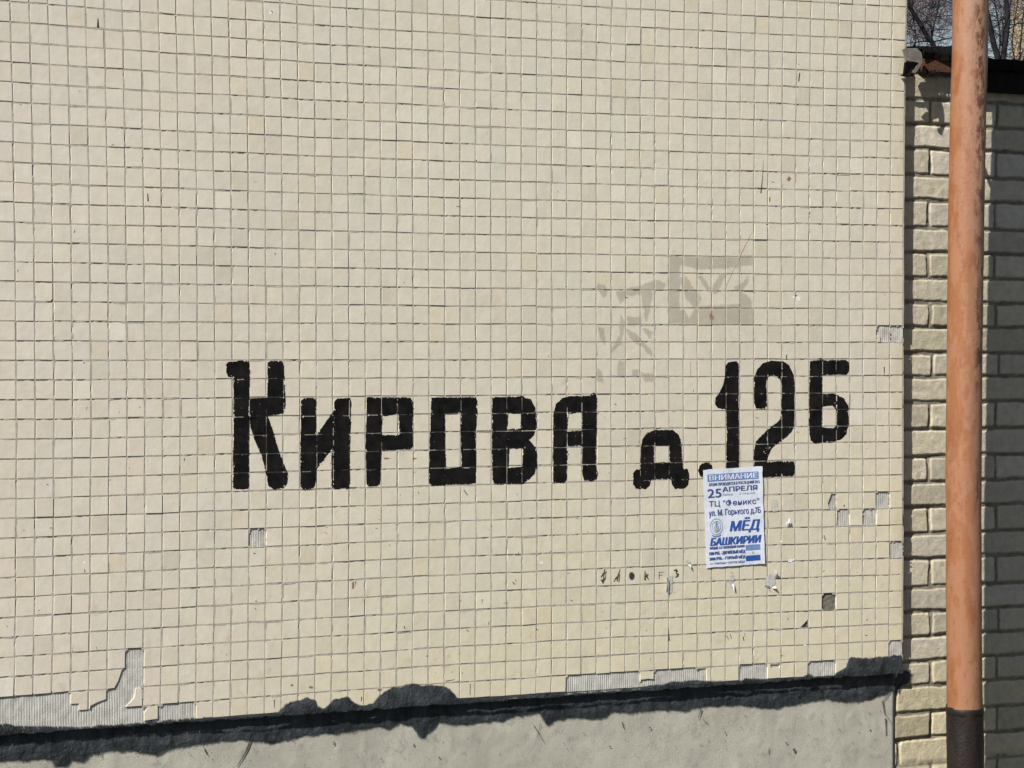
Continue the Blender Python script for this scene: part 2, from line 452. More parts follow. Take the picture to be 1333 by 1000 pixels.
# ------------------------------------------------------------------ marching squares: thin irregular films on the wall
def sdf(polys, holes, X, Z):
    """distance in metres, positive inside the union of polys less the holes"""
    def one(P):
        P = np.asarray(P, float); d = np.full(X.shape, 1e9); ins = np.zeros(X.shape, bool)
        for i in range(len(P)):
            a = P[i]; b = P[(i+1) % len(P)]; e = b-a
            wx, wz = X-a[0], Z-a[1]
            t = np.clip((wx*e[0]+wz*e[1])/(e@e+1e-12), 0, 1)
            d = np.minimum(d, (wx-e[0]*t)**2+(wz-e[1]*t)**2)
            cnd = ((a[1] > Z) != (b[1] > Z)) & (X < (b[0]-a[0])*(Z-a[1])/((b[1]-a[1]) if b[1] != a[1] else 1e-12)+a[0])
            ins ^= cnd
        d = np.sqrt(d); return np.where(ins, d, -d)
    f = one(polys[0])
    for p in polys[1:]: f = np.maximum(f, one(p))
    for h in holes: f = np.minimum(f, -one(h))
    return f
def film(name, field, x0, x1, z0, z1, step, yfun, mat, parent=None, dens=None):
    xs = np.arange(x0, x1+step, step); zs = np.arange(z0, z1+step, step)
    X, Z = np.meshgrid(xs, zs); Fv = field(X, Z)
    nx = len(xs); V, Fc, vid, eid = [], [], {}, {}
    def gv_(i, j):
        k = j*nx+i
        if k not in vid: vid[k] = len(V); V.append((xs[i], zs[j]))
        return vid[k]
    def ev(i0, j0, i1, j1):
        k = (i0, j0, i1, j1) if (i0, j0) < (i1, j1) else (i1, j1, i0, j0)
        if k not in eid:
            a, b = Fv[j0, i0], Fv[j1, i1]; t = a/(a-b); t = min(max(t, .02), .98)
            eid[k] = len(V); V.append((xs[i0]+t*(xs[i1]-xs[i0]), zs[j0]+t*(zs[j1]-zs[j0])))
        return eid[k]
    pos = Fv > 0
    anyp = pos[:-1, :-1] | pos[1:, :-1] | pos[:-1, 1:] | pos[1:, 1:]
    for j, i in zip(*np.nonzero(anyp)):
        cs = [(i, j), (i+1, j), (i+1, j+1), (i, j+1)]
        pl = []
        for k in range(4):
            a, b = cs[k], cs[(k+1) % 4]; pa, pb = pos[a[1], a[0]], pos[b[1], b[0]]
            if pa: pl.append(gv_(*a))
            if pa != pb: pl.append(ev(*a, *b))
        if len(pl) >= 3: Fc.append(tuple(pl))
    if not V: return None
    A = np.array(V); Y = yfun(A[:, 0], A[:, 1])
    VV = np.stack([A[:, 0], Y, A[:, 1]], -1)
    o = mesh_obj(name, VV, Fc, mat, None, True, None if dens is None else np.repeat(dens(A[:, 0], A[:, 1])[:, None], 3, 1))
    if parent: own(o, parent)
    return o
def onwall(P, ox=0, oy=0, s=1.0, Y=0.0):
    P = np.asarray(P, float); x, z_ = px(ox+P[:, 0]/s, oy+P[:, 1]/s, Y); return np.stack([x, z_], -1)
def joint_dist(X, Z):
    c, r = inv(X, Z); dc = np.abs(c-np.round(c))*PT; dr = np.abs(r-np.round(r))*PT
    return np.minimum(dc, dr)
def face_y(lift):
    def f(X, Z):
        c, r = inv(X, Z)
        T = TYA[np.clip(np.floor(c).astype(int)-C0, 0, C1-C0), np.clip(np.floor(r).astype(int)-R0, 0, R1i-R0)]
        return np.minimum(T[..., 0]+T[..., 1]*(X-T[..., 3])+T[..., 2]*(Z-T[..., 4]), .0008)-lift
    return f

# the painted address: КИРОВА д.12Б
A_ = (280, 450, 4.4433); B_ = (540, 450, 4.4433); D_ = (810, 450, 4.1656)
ell = [(452+40*math.cos(k*.524), 677+45*math.sin(k*.524)) for k in range(12)]
LET = [
 ('К', A_, [[(105,90),(195,90),(200,110),(197,400),(194,700),(197,815),(190,830),(112,832),(102,820),(104,600),(106,300)],
   [(62,112),(75,94),(120,90),(150,83),(190,92),(199,110),(198,165),(110,178),(75,182),(62,150)],
   [(303,100),(325,88),(385,88),(398,110),(402,180),(406,260),(409,330),(401,375),(385,392),(300,407),(190,410),(190,305),(300,299)],
   [(190,398),(300,400),(330,480),(370,610),(400,690),(424,745),(415,800),(395,822),(340,832),(308,812),(290,720),(260,620),(225,540),(205,470)]], []),
 ('И', A_, [[(497,320),(515,303),(570,303),(585,320),(583,560),(584,780),(575,815),(550,832),(510,832),(494,815),(492,600)],
   [(575,532),(692,368),(692,575),(575,732)],
   [(690,325),(705,305),(780,303),(788,330),(784,400),(780,640),(780,818),(760,830),(690,830),(672,812),(672,620),(684,560),(688,450)]], []),
 ('Р', A_, [[(877,300),(1130,300),(1143,320),(1143,580),(1130,600),(962,606),(955,800),(940,815),(890,815),(874,800),(869,560),(876,400)]],
   [[(968,410),(1062,392),(1064,515),(965,517)]]),
 ('О', B_, [[(95,300),(350,297),(362,320),(362,380),(352,500),(355,700),(352,795),(300,802),(170,808),(100,810),(82,797),(78,770),(82,700),(88,500)]],
   [[(172,395),(268,385),(263,470),(270,700),(182,710),(175,560)]]),
 ('В', B_, [[(447,298),(620,293),(672,312),(698,360),(703,470),(690,520),(660,545),(698,590),(708,640),(706,700),(690,740),(660,775),(622,797),(460,800),(447,770),(445,500)]],
   [[(540,395),(612,392),(612,478),(535,485)], [(547,597),(622,595),(620,700),(540,706)]]),
 ('А', B_, [[(800,795),(800,400),(815,340),(850,305),(890,292),(1015,288),(1020,274),(1040,272),(1055,300),(1052,420),(1047,600),(1050,710),(1061,735),(1050,770),(1030,782),(978,780),(968,745),(968,579),(882,582),(882,770),(865,797)]],
   [[(890,395),(968,385),(965,490),(880,497)]]),
 ('д', D_, [[(98,670),(99,560),(108,510),(135,472),(175,458),(275,456),(308,485),(322,530),(327,665),(355,670),(363,700),(358,755),(340,775),(285,778),(268,752),(265,722),(155,728),(150,760),(125,778),(75,775),(58,750),(60,690),(75,672)]],
   [[(172,542),(255,540),(256,635),(172,637)]]),
 ('full stop', D_, [ell], []),
 ('1', D_, [[(560,110),(575,90),(620,85),(632,105),(630,340),(633,500),(633,700),(562,700),(566,500),(562,345),(520,340),(500,320),(505,280),(520,265),(545,215),(556,165)]], []),
 ('2', D_, [[(725,340),(715,315),(713,180),(730,130),(765,92),(810,82),(870,85),(908,108),(930,160),(935,240),(933,440),(918,470),(870,512),(812,555),(795,592),(783,630),(928,627),(936,650),(935,690),(925,705),(850,710),(720,716),(712,700),(712,580),(725,520),(780,465),(855,402),(862,340),(865,230),(855,185),(832,162),(797,162),(780,190),(784,320),(772,342)]], []),
 ('Б', D_, [[(1018,85),(1060,80),(1065,68),(1085,68),(1090,80),(1212,76),(1229,90),(1230,140),(1215,157),(1085,160),(1083,262),(1150,260),(1200,285),(1225,330),(1229,420),(1215,480),(1190,508),(1150,522),(1080,525),(1045,533),(1020,515),(1012,440),(1014,200)]],
   [[(1083,330),(1140,325),(1162,350),(1164,430),(1145,447),(1083,442)]])]
for k, (ch, (ox, oy, s), polys, holes) in enumerate(LET):
    pw = [onwall(p, ox, oy, s) for p in polys]; hw = [onwall(p, ox, oy, s) for p in holes]
    allp = np.concatenate(pw); lo = allp.min(0)-.008; hi = allp.max(0)+.008
    def field(X, Z, pw=pw, hw=hw, k=k):
        d = sdf(pw, hw, X, Z)
        f = d+.0010*vn(X*90, Z*90, 101+k)+.0007*vn(X*330, Z*330, 102)
        spk = vn(X*420, Z*420, 104)+.55*vn(X*60, Z*60, 105)
        f = np.where((spk > 1.02) & (d < .03), -.001, f)
        f = np.where((d < .004) & (vn(X*500, Z*250, 106) > .62), -.001, f)
        # dry overspray specks just outside the edge
        f = np.where((d < 0) & (d > -.006) & (vn(X*520, Z*520, 107)+.5*vn(X*40, Z*40, 110) > .98), .001, f)
        jd = joint_dist(X, Z)
        g = vn(X*150, Z*150, 108)+.6*vn(X*25, Z*25, 109)
        return np.where((jd < .0016) & (g > np.where(d < .003, .5, -.75)), -.001, f)
    o = film('painted_letter' if ch not in '12' else 'painted_digit', field, lo[0], hi[0], lo[1], hi[1], .0019, face_y(.0004), PAINT, panel)
    if ch == 'full stop': o.name = 'painted_full_stop'; o['label'] = 'black painted full stop after the small letter'
    else: o['label'] = 'black painted character %s' % ch

# pale residue of older writing above the address
GH = [[(870,333),(890,335),(925,334),(980,333),(980,345),(945,348),(908,350),(884,343),(884,420),(870,421)],
      [(886,362),(893,360),(900,372),(912,388),(905,402),(893,388)],
      [(870,408),(890,404),(897,416),(905,400),(925,398),(963,396),(963,421),(905,423),(870,421)],
      [(963,380),(972,384),(979,395),(981,422),(963,422)], [(938,357),(945,357),(933,381),(924,380)],
      [(908,360),(913,360),(925,376),(920,378)], [(955,375),(968,368),(976,352),(972,371),(962,380)],
      [(803,380),(835,372),(852,365),(866,370),(864,376),(849,378),(846,398),(841,417),(837,400),(834,383),(816,384),(807,396)],
      [(777,369),(786,372),(791,380),(785,386),(778,377)], [(778,425),(786,428),(787,448),(781,440)],
      [(808,411),(813,420),(809,447),(796,457),(806,437)], [(814,428),(828,436),(838,446),(849,458),(848,464),(836,451),(820,440)],
      [(815,412),(835,415),(832,423),(817,424)], [(836,427),(850,432),(846,440)],
      [(777,479),(783,485),(785,497),(777,496)], [(806,470),(813,472),(811,488),(803,487)], [(822,483),(831,482),(830,491),(822,490)],
      [(834,485),(850,487),(850,497),(841,497)]]
gw = [onwall(p) for p in GH]
def gfield(X, Z):
    f = sdf(gw, [], X, Z)+.0035*fbm(X*55, Z*55, 121, 3)+.004
    return np.where(joint_dist(X, Z) < .0021, -.001, f)
def gdens(X, Z): return np.clip((sdf(gw, [], X, Z)+.0035*fbm(X*55, Z*55, 121, 3)+.004)/.010, 0, 1)
o = film('faded_residue', gfield, gw[9][:, 0].min()-.02, gw[3][:, 0].max()+.02, gw[14][:, 1].min()-.02, gw[0][:, 1].max()+.02, .0022, face_y(.0003), GHOST, panel, gdens)
o['label'] = 'grey smudged remains of older writing'

# nicks, scratches, pen marks and stains on single tiles
def stroke(P, w0, w1, seed=0):
    """tapered stroke polygon in pixels"""
    P = np.array(P, float); n = len(P); out, back = [], []
    for i in range(n):
        t = P[min(i+1, n-1)]-P[max(i-1, 0)]; t = t/(np.linalg.norm(t)+1e-9); q = np.array([-t[1], t[0]])
        w = (w0+(w1-w0)*i/(n-1))/2
        out.append(P[i]+q*w); back.append(P[i]-q*w)
    return out+back[::-1]
def marks(name, polys, mat, lift, label=None, rough=.0006):
    m = MB()
    for k, p in enumerate(polys):
        w = onwall(p); w = w+rng.normal(0, rough, w.shape)
        w = np.concatenate([[w.mean(0)], w]); yy = face_y(lift)(w[:, 0], w[:, 1]); V = [(a, y_, b) for (a, b), y_ in zip(w, yy)]; n = len(w)-1
        m.add(V, [(0, 1+(i+1) % n, 1+i) for i in range(n)])
    o = own(m.build(name, mat), panel)
    if label: o['label'] = label
    if name in ('scratch', 'glaze_chip'): o['kind'] = 'stuff'
    return o
dark = [stroke([(127.5,24),(128,36)], 1.2, 3), stroke([(192.5,252),(193,262)], 1.8, 2.2), stroke([(993.5,209),(992.5,230),(990.5,252)], .6, 1.2),
        stroke([(355,17),(352.5,14)], 1, 1), stroke([(240,597),(240.5,600)], 1.8, .6)]
dark += [stroke([(1002,257),(1002,263)], 1, 1), stroke([(1041,95),(1040,106)], 1, 1.6), stroke([(870,818),(871,834)], .9, 1.4),
         stroke([(1073,697),(1074.5,703)], .9, 1.2), stroke([(1099,657),(1099,660)], 1, 1.4), stroke([(604,638),(609,645)], 1.2, 1),
         stroke([(667,758),(670,761)], 1, 1.4), stroke([(612,890),(612,905)], 1, .5), stroke([(580,887),(592,885)], 1, .6), stroke([(471,907),(470,913)], 1.4, .6),
         stroke([(357,911),(357,922)], 1.4, .8), stroke([(628,780),(627,788)], 1, .8), stroke([(1151,478),(1151,490)], .8, 1), stroke([(1024,462),(1023,468)], 1, 1)]
for (x, y) in [(947,828),(951,826),(967,829),(969,824)]: dark.append(stroke([(x,y),(x+1.5,y+6)], 1, .7))
for k in range(150):
    x, y = rng.uniform(5, 1165), rng.uniform(5, 880)
    y = y if rng.rand() < .3 else rng.uniform(520, 880)
    L = rng.uniform(1, 4.5); a = rng.uniform(-.6, .6)+(0 if rng.rand() < .5 else 1.4)
    dark.append(stroke([(x, y), (x+L*math.sin(a), y+L*math.cos(a))], rng.uniform(.4, .9), .35))
marks('scratch', dark, MARK, .0003)
pale = []
for (x, y, L) in [(352,17,5),(705,733,5),(1039,389,8),(1033,387,4),(1048,840,4),(1017,705,2),(158,697,2.5),(110,733,4)]:
    pale.append([(x-L*.5, y-L*.25), (x-L*.1, y-L*.5), (x+L*.5, y-L*.1), (x+L*.25, y+L*.4), (x-L*.3, y+L*.3)])
for k in range(40):
    x, y = rng.uniform(5, 1165), rng.uniform(5, 880); L = rng.uniform(.8, 2.2)
    pale.append([(x-L*.5, y), (x, y-L*.5), (x+L*.5, y), (x, y+L*.5)])
marks('glaze_chip', pale, CHIPM, .00035)
def blob(x, y, a, b, n=10): return [(x+a*math.cos(6.283*i/n)*(1+.25*rng.normal()), y+b*math.sin(6.283*i/n)*(1+.25*rng.normal())) for i in range(n)]
marks('rust_spot', [blob(1027,233,2.6,2.6), blob(459.5,762,2.2,4.2), blob(463,759,.8,2.2), blob(1036,386,1.5,2), blob(924,412,1,4), blob(928,414,1,3),
                    blob(494,898,2.6,1.4), blob(405,895,2.5,2), blob(380,892,1.4,1.2), blob(503,597,4,.9), blob(540,597,3,.9)], RUSTM, .0004)
marks('pencil_line', [stroke([(978,303),(966,325),(952,357),(944,375)], .35, .6), stroke([(898,471),(899,489)], 1, 1)], REDP, .00045)
pen = []
def cr(pts, w=1.0): pen.append(stroke([(760+a/4.76, 720+b/4.76) for a, b in pts], w, w*.8))
cr([(128,100),(122,150),(116,188)], 1.6); cr([(106,150),(120,125),(140,120)], 1.4); cr([(104,165),(118,188),(134,150)], 1.4); cr([(138,110),(132,165)], 1)
cr([(185,178),(200,150),(205,178),(224,100)], 1.2); cr([(216,180),(222,130)], 1.2); cr([(190,160),(214,140)], 1)
th = np.linspace(0, 6.3, 14); cr([(296+16*math.cos(t), 142+24*math.sin(t)) for t in th], .8); cr([(288,150),(292,160),(300,138),(304,158)], .8)
cr([(378,108),(375,165),(384,168)], 1.2); cr([(398,130),(382,145),(402,165)], 1.1); cr([(386,125),(380,160)], 1)
cr([(462,120),(494,118)], .7); cr([(466,120),(466,160)], .7); cr([(464,138),(488,136)], .7)
cr([(555,108),(572,100),(582,112),(568,124)], .8); cr([(568,124),(588,128),(584,145),(565,152)], .8)
marks('pen_scrawl', pen, PEN, .0005, 'row of small scribbled signs', .0002)

# ------------------------------------------------------------------ plinth and bitumen
YP = .0255
xr = float(px(1164, 930, YP)[0])
xs = np.arange(XL, xr+.001, .0075); xs = np.append(xs[:-1], xr); zs = np.arange(-1.72, ZB+.05, .0075)
XX, ZZ = np.meshgrid(xs, zs)
Y = YP+.0022*fbm(XX*4, ZZ*4, 201)+.0011*fbm(XX*22, ZZ*22, 202)
Y -= .0012*np.maximum(0, fbm(XX*60, ZZ*60, 203)-.35)*3
V = np.stack([XX, Y, ZZ], -1).reshape(-1, 3); nx = len(xs)
fc = [(j*nx+i, j*nx+i+1, (j+1)*nx+i+1, (j+1)*nx+i) for j in range(len(zs)-1) for i in range(nx-1)]
b = len(V); top = [(len(zs)-1)*nx+i for i in range(nx)]; rt = [j*nx+nx-1 for j in range(len(zs))]
V = V.tolist()+[(xr, .16, zz) for zz in zs]
fc += [(rt[j], b+j, b+j+1, rt[j+1]) for j in range(len(zs)-1)]
plinth = own(mesh_obj('concrete_plinth', V, fc, CONC, None, True), panel)
pits = MB()
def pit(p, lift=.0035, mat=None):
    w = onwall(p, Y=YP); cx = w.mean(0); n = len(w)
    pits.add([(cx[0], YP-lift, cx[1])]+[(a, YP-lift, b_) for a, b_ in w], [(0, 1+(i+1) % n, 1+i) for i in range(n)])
for P, a, b_ in [([(328,957),(322,975),(308,998)], 2.4, .8), ([(266,976),(269,983)], 1.8, .6), ([(694,944),(708,967)], 1.4, .5), ([(809,940),(811,948)], 1.8, .9),
                 ([(912,922),(908,935)], 2.2, .6), ([(915,938),(921,942)], 1, .6), ([(1148,912),(1151,930)], 2.4, 1.2), ([(1151,928),(1164,948)], .7, .5), ([(1152,935),(1153,957)], 2.6, .8), ([(1158,901),(1149,912)], 1.4, .9),
                 ([(1000,975),(1000,982)], 1, .6), ([(434,965),(434,970)], 1.6, 1), ([(130,978),(131,986)], 1.4, .8), ([(264,972),(268,980)], 1.2, .6), ([(703,941),(698,960)], .6, .5)]:
    pit(stroke(P, a, b_))
for (x, y, a, b_) in [(538,970,2,4),(793,972,3,1.4),(845,947,2,2.2),(814,963,2.4,.9),(912,970,3,.9),(943,954,1.8,2.2),(1033,976,3,5),(1023,967,3,2),(1132,950,2.4,1.5),(1131,928,2,1),(608,961,1,1.2),(650,982,1.4,1.4),(830,986,1.6,.8),(1068,938,1,2),(1052,957,1.2,1.2),(571,986,2,2)]:
    pit(blob(x, y, a*.6, b_*.6, 8))
for k in range(240):
    x = rng.uniform(0, 1160); y = rng.uniform(945 if x < 600 else 925, 1000)
    if vn(x*.02, y*.02, 91) < -.1 and rng.rand() < .7: continue
    pit(blob(x, y, rng.uniform(.3, .9), rng.uniform(.3, 1.0), 6))
own(pits.build('plinth_pit', PITM), panel)['kind'] = 'stuff'

bit = [(-60,1000),(0,990),(36,989),(65,988),(70,998),(85,998),(92,989),(105,990),(118,981),(130,978),(162,976),(182,979),(203,982),(215,976),(240,970),(270,966),(278,965),(317,963),(333,965),(361,967),
       (378,962),(402,956),(443,953),(473,948),(493,945),(504,951),(520,941),(533,944),(547,960),(553,960),(559,950),(571,941),(601,943),(628,940),(652,938),(672,931),(701,926),(711,943),(715,941),(723,936),
       (744,933),(767,935),(787,933),(795,926),(821,926),(862,923),(890,925),(904,920),(933,919),(960,917),(999,922),(1011,920),(1043,915),(1072,909),(1102,913),(1132,911),(1153,902),(1164,898)]
wb = onwall(bit, Y=YP)
wb = np.concatenate([[[XL, wb[0, 1]-.01]], wb])
bp = np.concatenate([wb, [[xr-.001, ZB+.04], [XL, ZB+.04]]])
def tfield(X, Z):
    d = sdf([bp], [], X, Z)
    return d+.0055*fbm(X*45, Z*45, 211, 5)+.0035*np.abs(vn(X*190, Z*40, 212))*np.sign(vn(X*21, Z*3, 213))+.005
def tdens(X, Z): return np.clip((sdf([bp], [], X, Z)+.0055*fbm(X*45, Z*45, 211, 5)+.006)/.016, 0, 1)
def ty(X, Z):
    d = np.clip(sdf([bp], [], X, Z)/.02, 0, 1)
    return YP-.0036-d*(.0018+.0034*fbm(X*16, Z*24, 221, 4))-.0014*fbm(X*70, Z*70, 222)
o = film('bitumen_seal', tfield, XL, xr, float(wb[:, 1].min())-.02, ZB+.03, .0034, ty, TAR, panel, tdens)
o['label'] = 'grey black bitumen smeared along the top of the plinth'

edge = [(-60,944),(0,943),(60,946),(100,945),(150,944),(200,939),(230,936),(254,934),(258,935),(301,934.5),(345,931),(361,927),(370,917),(382,913),(400,909),(410,912),(412,919),(422,921),(432,911),(453,908),(461,913),(471,919),
        (484,917),(491,908),(500,901),(512,895),(539,890),(567,892),(585,897),(593,907),(600,911),(622,909),(672,908),(682,904),(712,902),(740,902),(791,899),(813,896),(842,894),(872,888),(882,886),(902,885),(923,886),(942,887),
        (960,888),(970,883),(997,884),(1017,883),(1043,883),(1051,877),(1060,880),(1084,879),(1092,873),(1102,868),(1103,858),(1108,855),(1132,856),(1157,855),(1164,853),(1173,854)]
we = onwall(edge); we = np.concatenate([[[XL, we[0, 1]]], we]); we[-1, 0] = min(we[-1, 0], -.001)
ep = np.concatenate([we, [[-.0015, ZB-.002], [XL, ZB-.002]]])
def efield(X, Z):
    d = sdf([ep], [], X, Z)
    f = d+.0055*fbm(X*42, Z*42, 231, 5)+.003*np.maximum(0, vn(X*230, Z*30, 232))+.0015
    # on the combed mortar of the left end the tar only caught the crests
    return np.where((X < -2.33) & (d < .015+.008*vn(X*30, 0*Z, 233)) & (np.cos(2*math.pi*X/.00715) > .1), -.001, f)
def edens(X, Z): return np.clip((sdf([ep], [], X, Z)+.0055*fbm(X*42, Z*42, 231, 5)+.003)/.009, 0, 1)
def ey(X, Z):
    d = np.clip(sdf([ep], [], X, Z)/.012, 0, 1)
    left = np.clip((-2.30-X)/.06, 0, 1)
    return -.0016+left*.0034-d*(.0016+.0018*fbm(X*30, Z*30, 241))-.0006*np.cos(2*math.pi*X/.00715)*d*(vn(X*8, Z*0, 242) > -.1)
o = film('bitumen_smear', efield, XL, 0, ZB-.004, float(we[:, 1].max())+.01, .003, ey, TAR, panel, edens)
o['label'] = 'ragged bitumen blobs climbing over the lowest tiles'

# ------------------------------------------------------------------ brick building beside it
def yb(z): return .029+.006*np.clip((np.asarray(z)+1.1)/1.9, -.3, 1.1)
shed = thing('brick_building', 'low pale silicate brick building beyond the tiled wall under a black felt roof', 'building', (.8, 1.2, -1.7))
beds_px = [162.5,194,229,261,297,329,362,394,426,460,491,524,559,594,627,660,695,727,764,796,828,860,892,927,960,994]
bz = [float(px(1213, y, .027)[1]) for y in beds_px]
up = [bz[0]+.077*k for k in (5, 4, 3, 2, 1)]; dn = [bz[-1]-.077*k for k in range(1, 14)]
beds = np.array(up+bz+dn)                            # descending
ZT = float(px(1190, 63, .03)[1])
xj = float(px(1213, 500, .027)[0])
BX0, BX1 = -.09, 2.6
def brick_field(X, Z):
    Xw = X+.0030*vn(X*26, Z*26, 301)+.0012*vn(X*80, Z*80, 302); Zw = Z+.0026*vn(X*17, Z*30, 303)+.0011*vn(X*90, Z*90, 304)
    k = np.searchsorted(-beds, -Zw)                  # course index: between beds[k-1] and beds[k]
    k = np.clip(k, 1, len(beds)-1)
    zt, zb = beds[k-1], beds[k]
    odd = ((k-6) % 2 == 1)                           # course 194-229 has a joint at xj
    L = .262
    sh = np.where(odd, 0, L/2)+.010*vn(k*1.0, k*0+.5, 305)
    u = (Xw-xj-sh)/L; bi = np.floor(u); fu = (u-bi)*L
    hj = .0062
    dx = np.minimum(fu, L-fu)-hj; dz = np.minimum(zt-Zw, Zw-zb)-.0062
    rr = .006
    qx = rr-np.minimum(dx, rr); qz = rr-np.minimum(dz, rr)
    d = rr-np.sqrt(np.maximum(qx, 0)**2+np.maximum(qz, 0)**2)      # >0 on the brick's face
    h1 = vn(bi*3.1+k*7.7, k*1.9, 306); h2 = vn(bi*5.3+k*2.1, k*3.3, 307); h3 = vn(bi*9.1+k*4.4, k*6.3+.5, 308)
    d = d-.004*np.clip(vn(X*35, Z*35, 315)-.35, 0, 1)-.006*np.clip(vn(X*14, Z*14, 316)-.55, 0, 1)
    e = np.clip(d/.0035, 0, 1); face = np.sqrt(np.clip(1-(1-e)**2, 0, 1))
    Y = yb(Z)+.0048*(1-face)+.0016*h1+.006*h2*(fu-L/2)/L-.0006*face
    mort = np.clip(-d/.003, 0, 1)
    Y = Y+np.where((X < xr+.004) & (Z < ZB+.03), .03, 0)
    Y = Y+np.where(d < 0, .0012*fbm(X*60, Z*120, 309)+.0040*np.clip(vn(X*9, Z*22, 310), -.25, 1)*mort, .0012*fbm(X*55, Z*55, 311)+.0022*np.clip(vn(X*22, Z*30, 317)-.45, 0, 1))
    tone = .50*(1+.16*h1+.08*h3)
    colr = np.stack([tone*(1.0+.01*h2), tone*(.930+.008*h2), tone*(.745-.055*h2)], -1)
    low = np.clip((-.95-Z)/.15, 0, 1)*(vn(bi*2.2+.3, k*1.3, 312) > -.6)
    colr = colr*(1-low[..., None])+low[..., None]*np.stack([tone*1.03, tone*.93, tone*.66], -1)
    mc = .215*(1+.30*fbm(X*40, Z*40, 313)); mcol = np.stack([mc, mc*.90, mc*.72], -1)
    w = np.clip(-d/.002, 0, 1)[..., None]
    return Y, colr*(1-w)+mcol*w
def grid(name, xs, zs):
    XX, ZZ = np.meshgrid(xs, zs); Y, cc = brick_field(XX, ZZ); nx = len(xs)
    V = np.stack([XX, Y, ZZ], -1).reshape(-1, 3)
    fc = [(j*nx+i, j*nx+i+1, (j+1)*nx+i+1, (j+1)*nx+i) for j in range(len(zs)-1) for i in range(nx-1)]
    return own(mesh_obj(name, V, fc, BRICK, None, True, cc.reshape(-1, 3)), shed)
xs = np.concatenate([np.arange(BX0, .75, .0028), np.arange(.75, BX1, .006)])
ZW = ZT-.036
zs = np.concatenate([np.arange(-1.72, -1.3, .008), np.arange(-1.3, ZW, .0026), [ZW]])
grid('brick_wall', xs, zs)
bk = MB(); bk.box(BX0, BX1, .075, 2.6, -1.72, ZW-.002); own(bk.build('wall_core', DARKMORTAR), shed)
# bitumen splashed round the corner onto the first bricks
cp = onwall([(1160,893),(1166,884),(1176,872),(1184,872),(1190,878),(1187,886),(1178,892),(1172,902),(1163,904)], Y=.024)
def cfield(X, Z): return sdf([cp], [], X, Z)+.007*fbm(X*60, Z*60, 321)+.006
o = film('bitumen_splash', cfield, cp[:, 0].min()-.01, cp[:, 0].max()+.01, cp[:, 1].min()-.01, cp[:, 1].max()+.01, .0026,
         lambda X, Z: brick_field(X, Z)[0]-.0016, TAR, shed, lambda X, Z: np.clip((cfield(X, Z))/.022, 0, 1))

# roof: boards under black felt, ragged towards the panel
OY = .0
def pz(x, y, Y): a = px(x, y, Y); return float(a[0]), float(a[1])
xa, zE = pz(1204, 92.5, OY); xb, zb0 = pz(1290, 120, OY); xm = pz(1266, 92, OY)[0]; zw = pz(1204, 78, OY)[1]
n = 110; fx = np.linspace(pz(1199, 62, OY)[0], BX1+.1, n); x240 = pz(1241, 62, OY)[0]
rows = []
for i, x in enumerate(fx):
    t = min(1, max(0, (x-x240)/(xb-x240)))
    zt = ZT+.006-.026*t+.0025*float(vn(x*40, 0, 331))
    zd = zw-.024*t+.003+.006*float(vn(x*55, 3, 332))+.004*float(vn(x*160, 3, 333))
    y0 = OY-.010-.005*float(vn(x*30, 7, 334))
    rows.append([(x, 2.7, zt+.05), (x, .03, zt+.004), (x, y0+.004, zt), (x, y0-.003, (zt+zd)/2), (x, y0+.002, zd), (x, y0+.006, zd+.002), (x, y0+.007, zt-.008), (x, 2.7, zt+.03)])
V = [p for r_ in rows for p in r_]; k = 8
fc = [(i*k+j, i*k+(j+1) % k, (i+1)*k+(j+1) % k, (i+1)*k+j) for i in range(n-1) for j in range(k)]
fc += [tuple(range(k))[::-1], tuple((n-1)*k+j for j in range(k))]
own(mesh_obj('roofing_felt', V, fc, FELT, None, False), shed)
eb = MB(); eb.box(xa, xm-.002, OY, OY+.020, zE, zw+.004); own(eb.build('eave_board', WOOD), shed)
fb = MB(); fb.box(xm, BX1+.045, OY+.002, OY+.020, zb0, zE+.010); own(fb.build('fascia_board', SHADEDWOOD), shed)
sf = MB(); sf.box(pz(1193, 92, .034)[0], BX1+.04, OY+.0205, .30, zE+.003, ZT-.030); own(sf.build('soffit', FELT), shed)
fr = MB(); rg = np.random.RandomState(3)
for i in range(9):
    x = xa+.005+rg.rand()*.05; L = .006+.012*rg.rand()
    fr.tube([(x, OY-.003, zE+.004), (x+rg.normal(0, .003), OY-.005, zE-L*.5), (x+rg.normal(0, .010), OY-.004, zE-L)], [.0022, .0018, .0006], 5)
own(fr.build('felt_fringe', FELT, None, True), shed)
# a torn corner of roofing sheet sticking out over the joint with the panel
def slab(name, poly, Y0, tilt, th, mat):
    P = [pz(x, y, Y0) for x, y in poly]; n = len(P); zc = np.mean([p[1] for p in P])
    V = [(a, Y0+tilt*(b-zc), b) for a, b in P]+[(a, Y0+th+tilt*(b-zc), b) for a, b in P]
    fc = [tuple(range(n)), tuple(range(2*n-1, n-1, -1))]+[(i, n+i, n+(i+1) % n, (i+1) % n) for i in range(n)]
    return own(mesh_obj(name, V, fc, mat), shed)
slab('torn_sheet', [(1180,64),(1186,62),(1199,62),(1203,68),(1202,76),(1199,83),(1193,90),(1186,96),(1183,95),(1191,88),(1195,82),(1188,80),(1180,79)], -.044, .5, .006, LUMP)
slab('felt_scrap', [(1178,81),(1188,80.5),(1195,82.5),(1190,89),(1183,95.5),(1179,97)], -.046, -.3, .008, FELT)
slab('felt_flap', [(1173,98),(1179,96.5),(1188,97),(1190,99),(1184,100),(1178,99.5)], -.014, .0, .008, FELT)

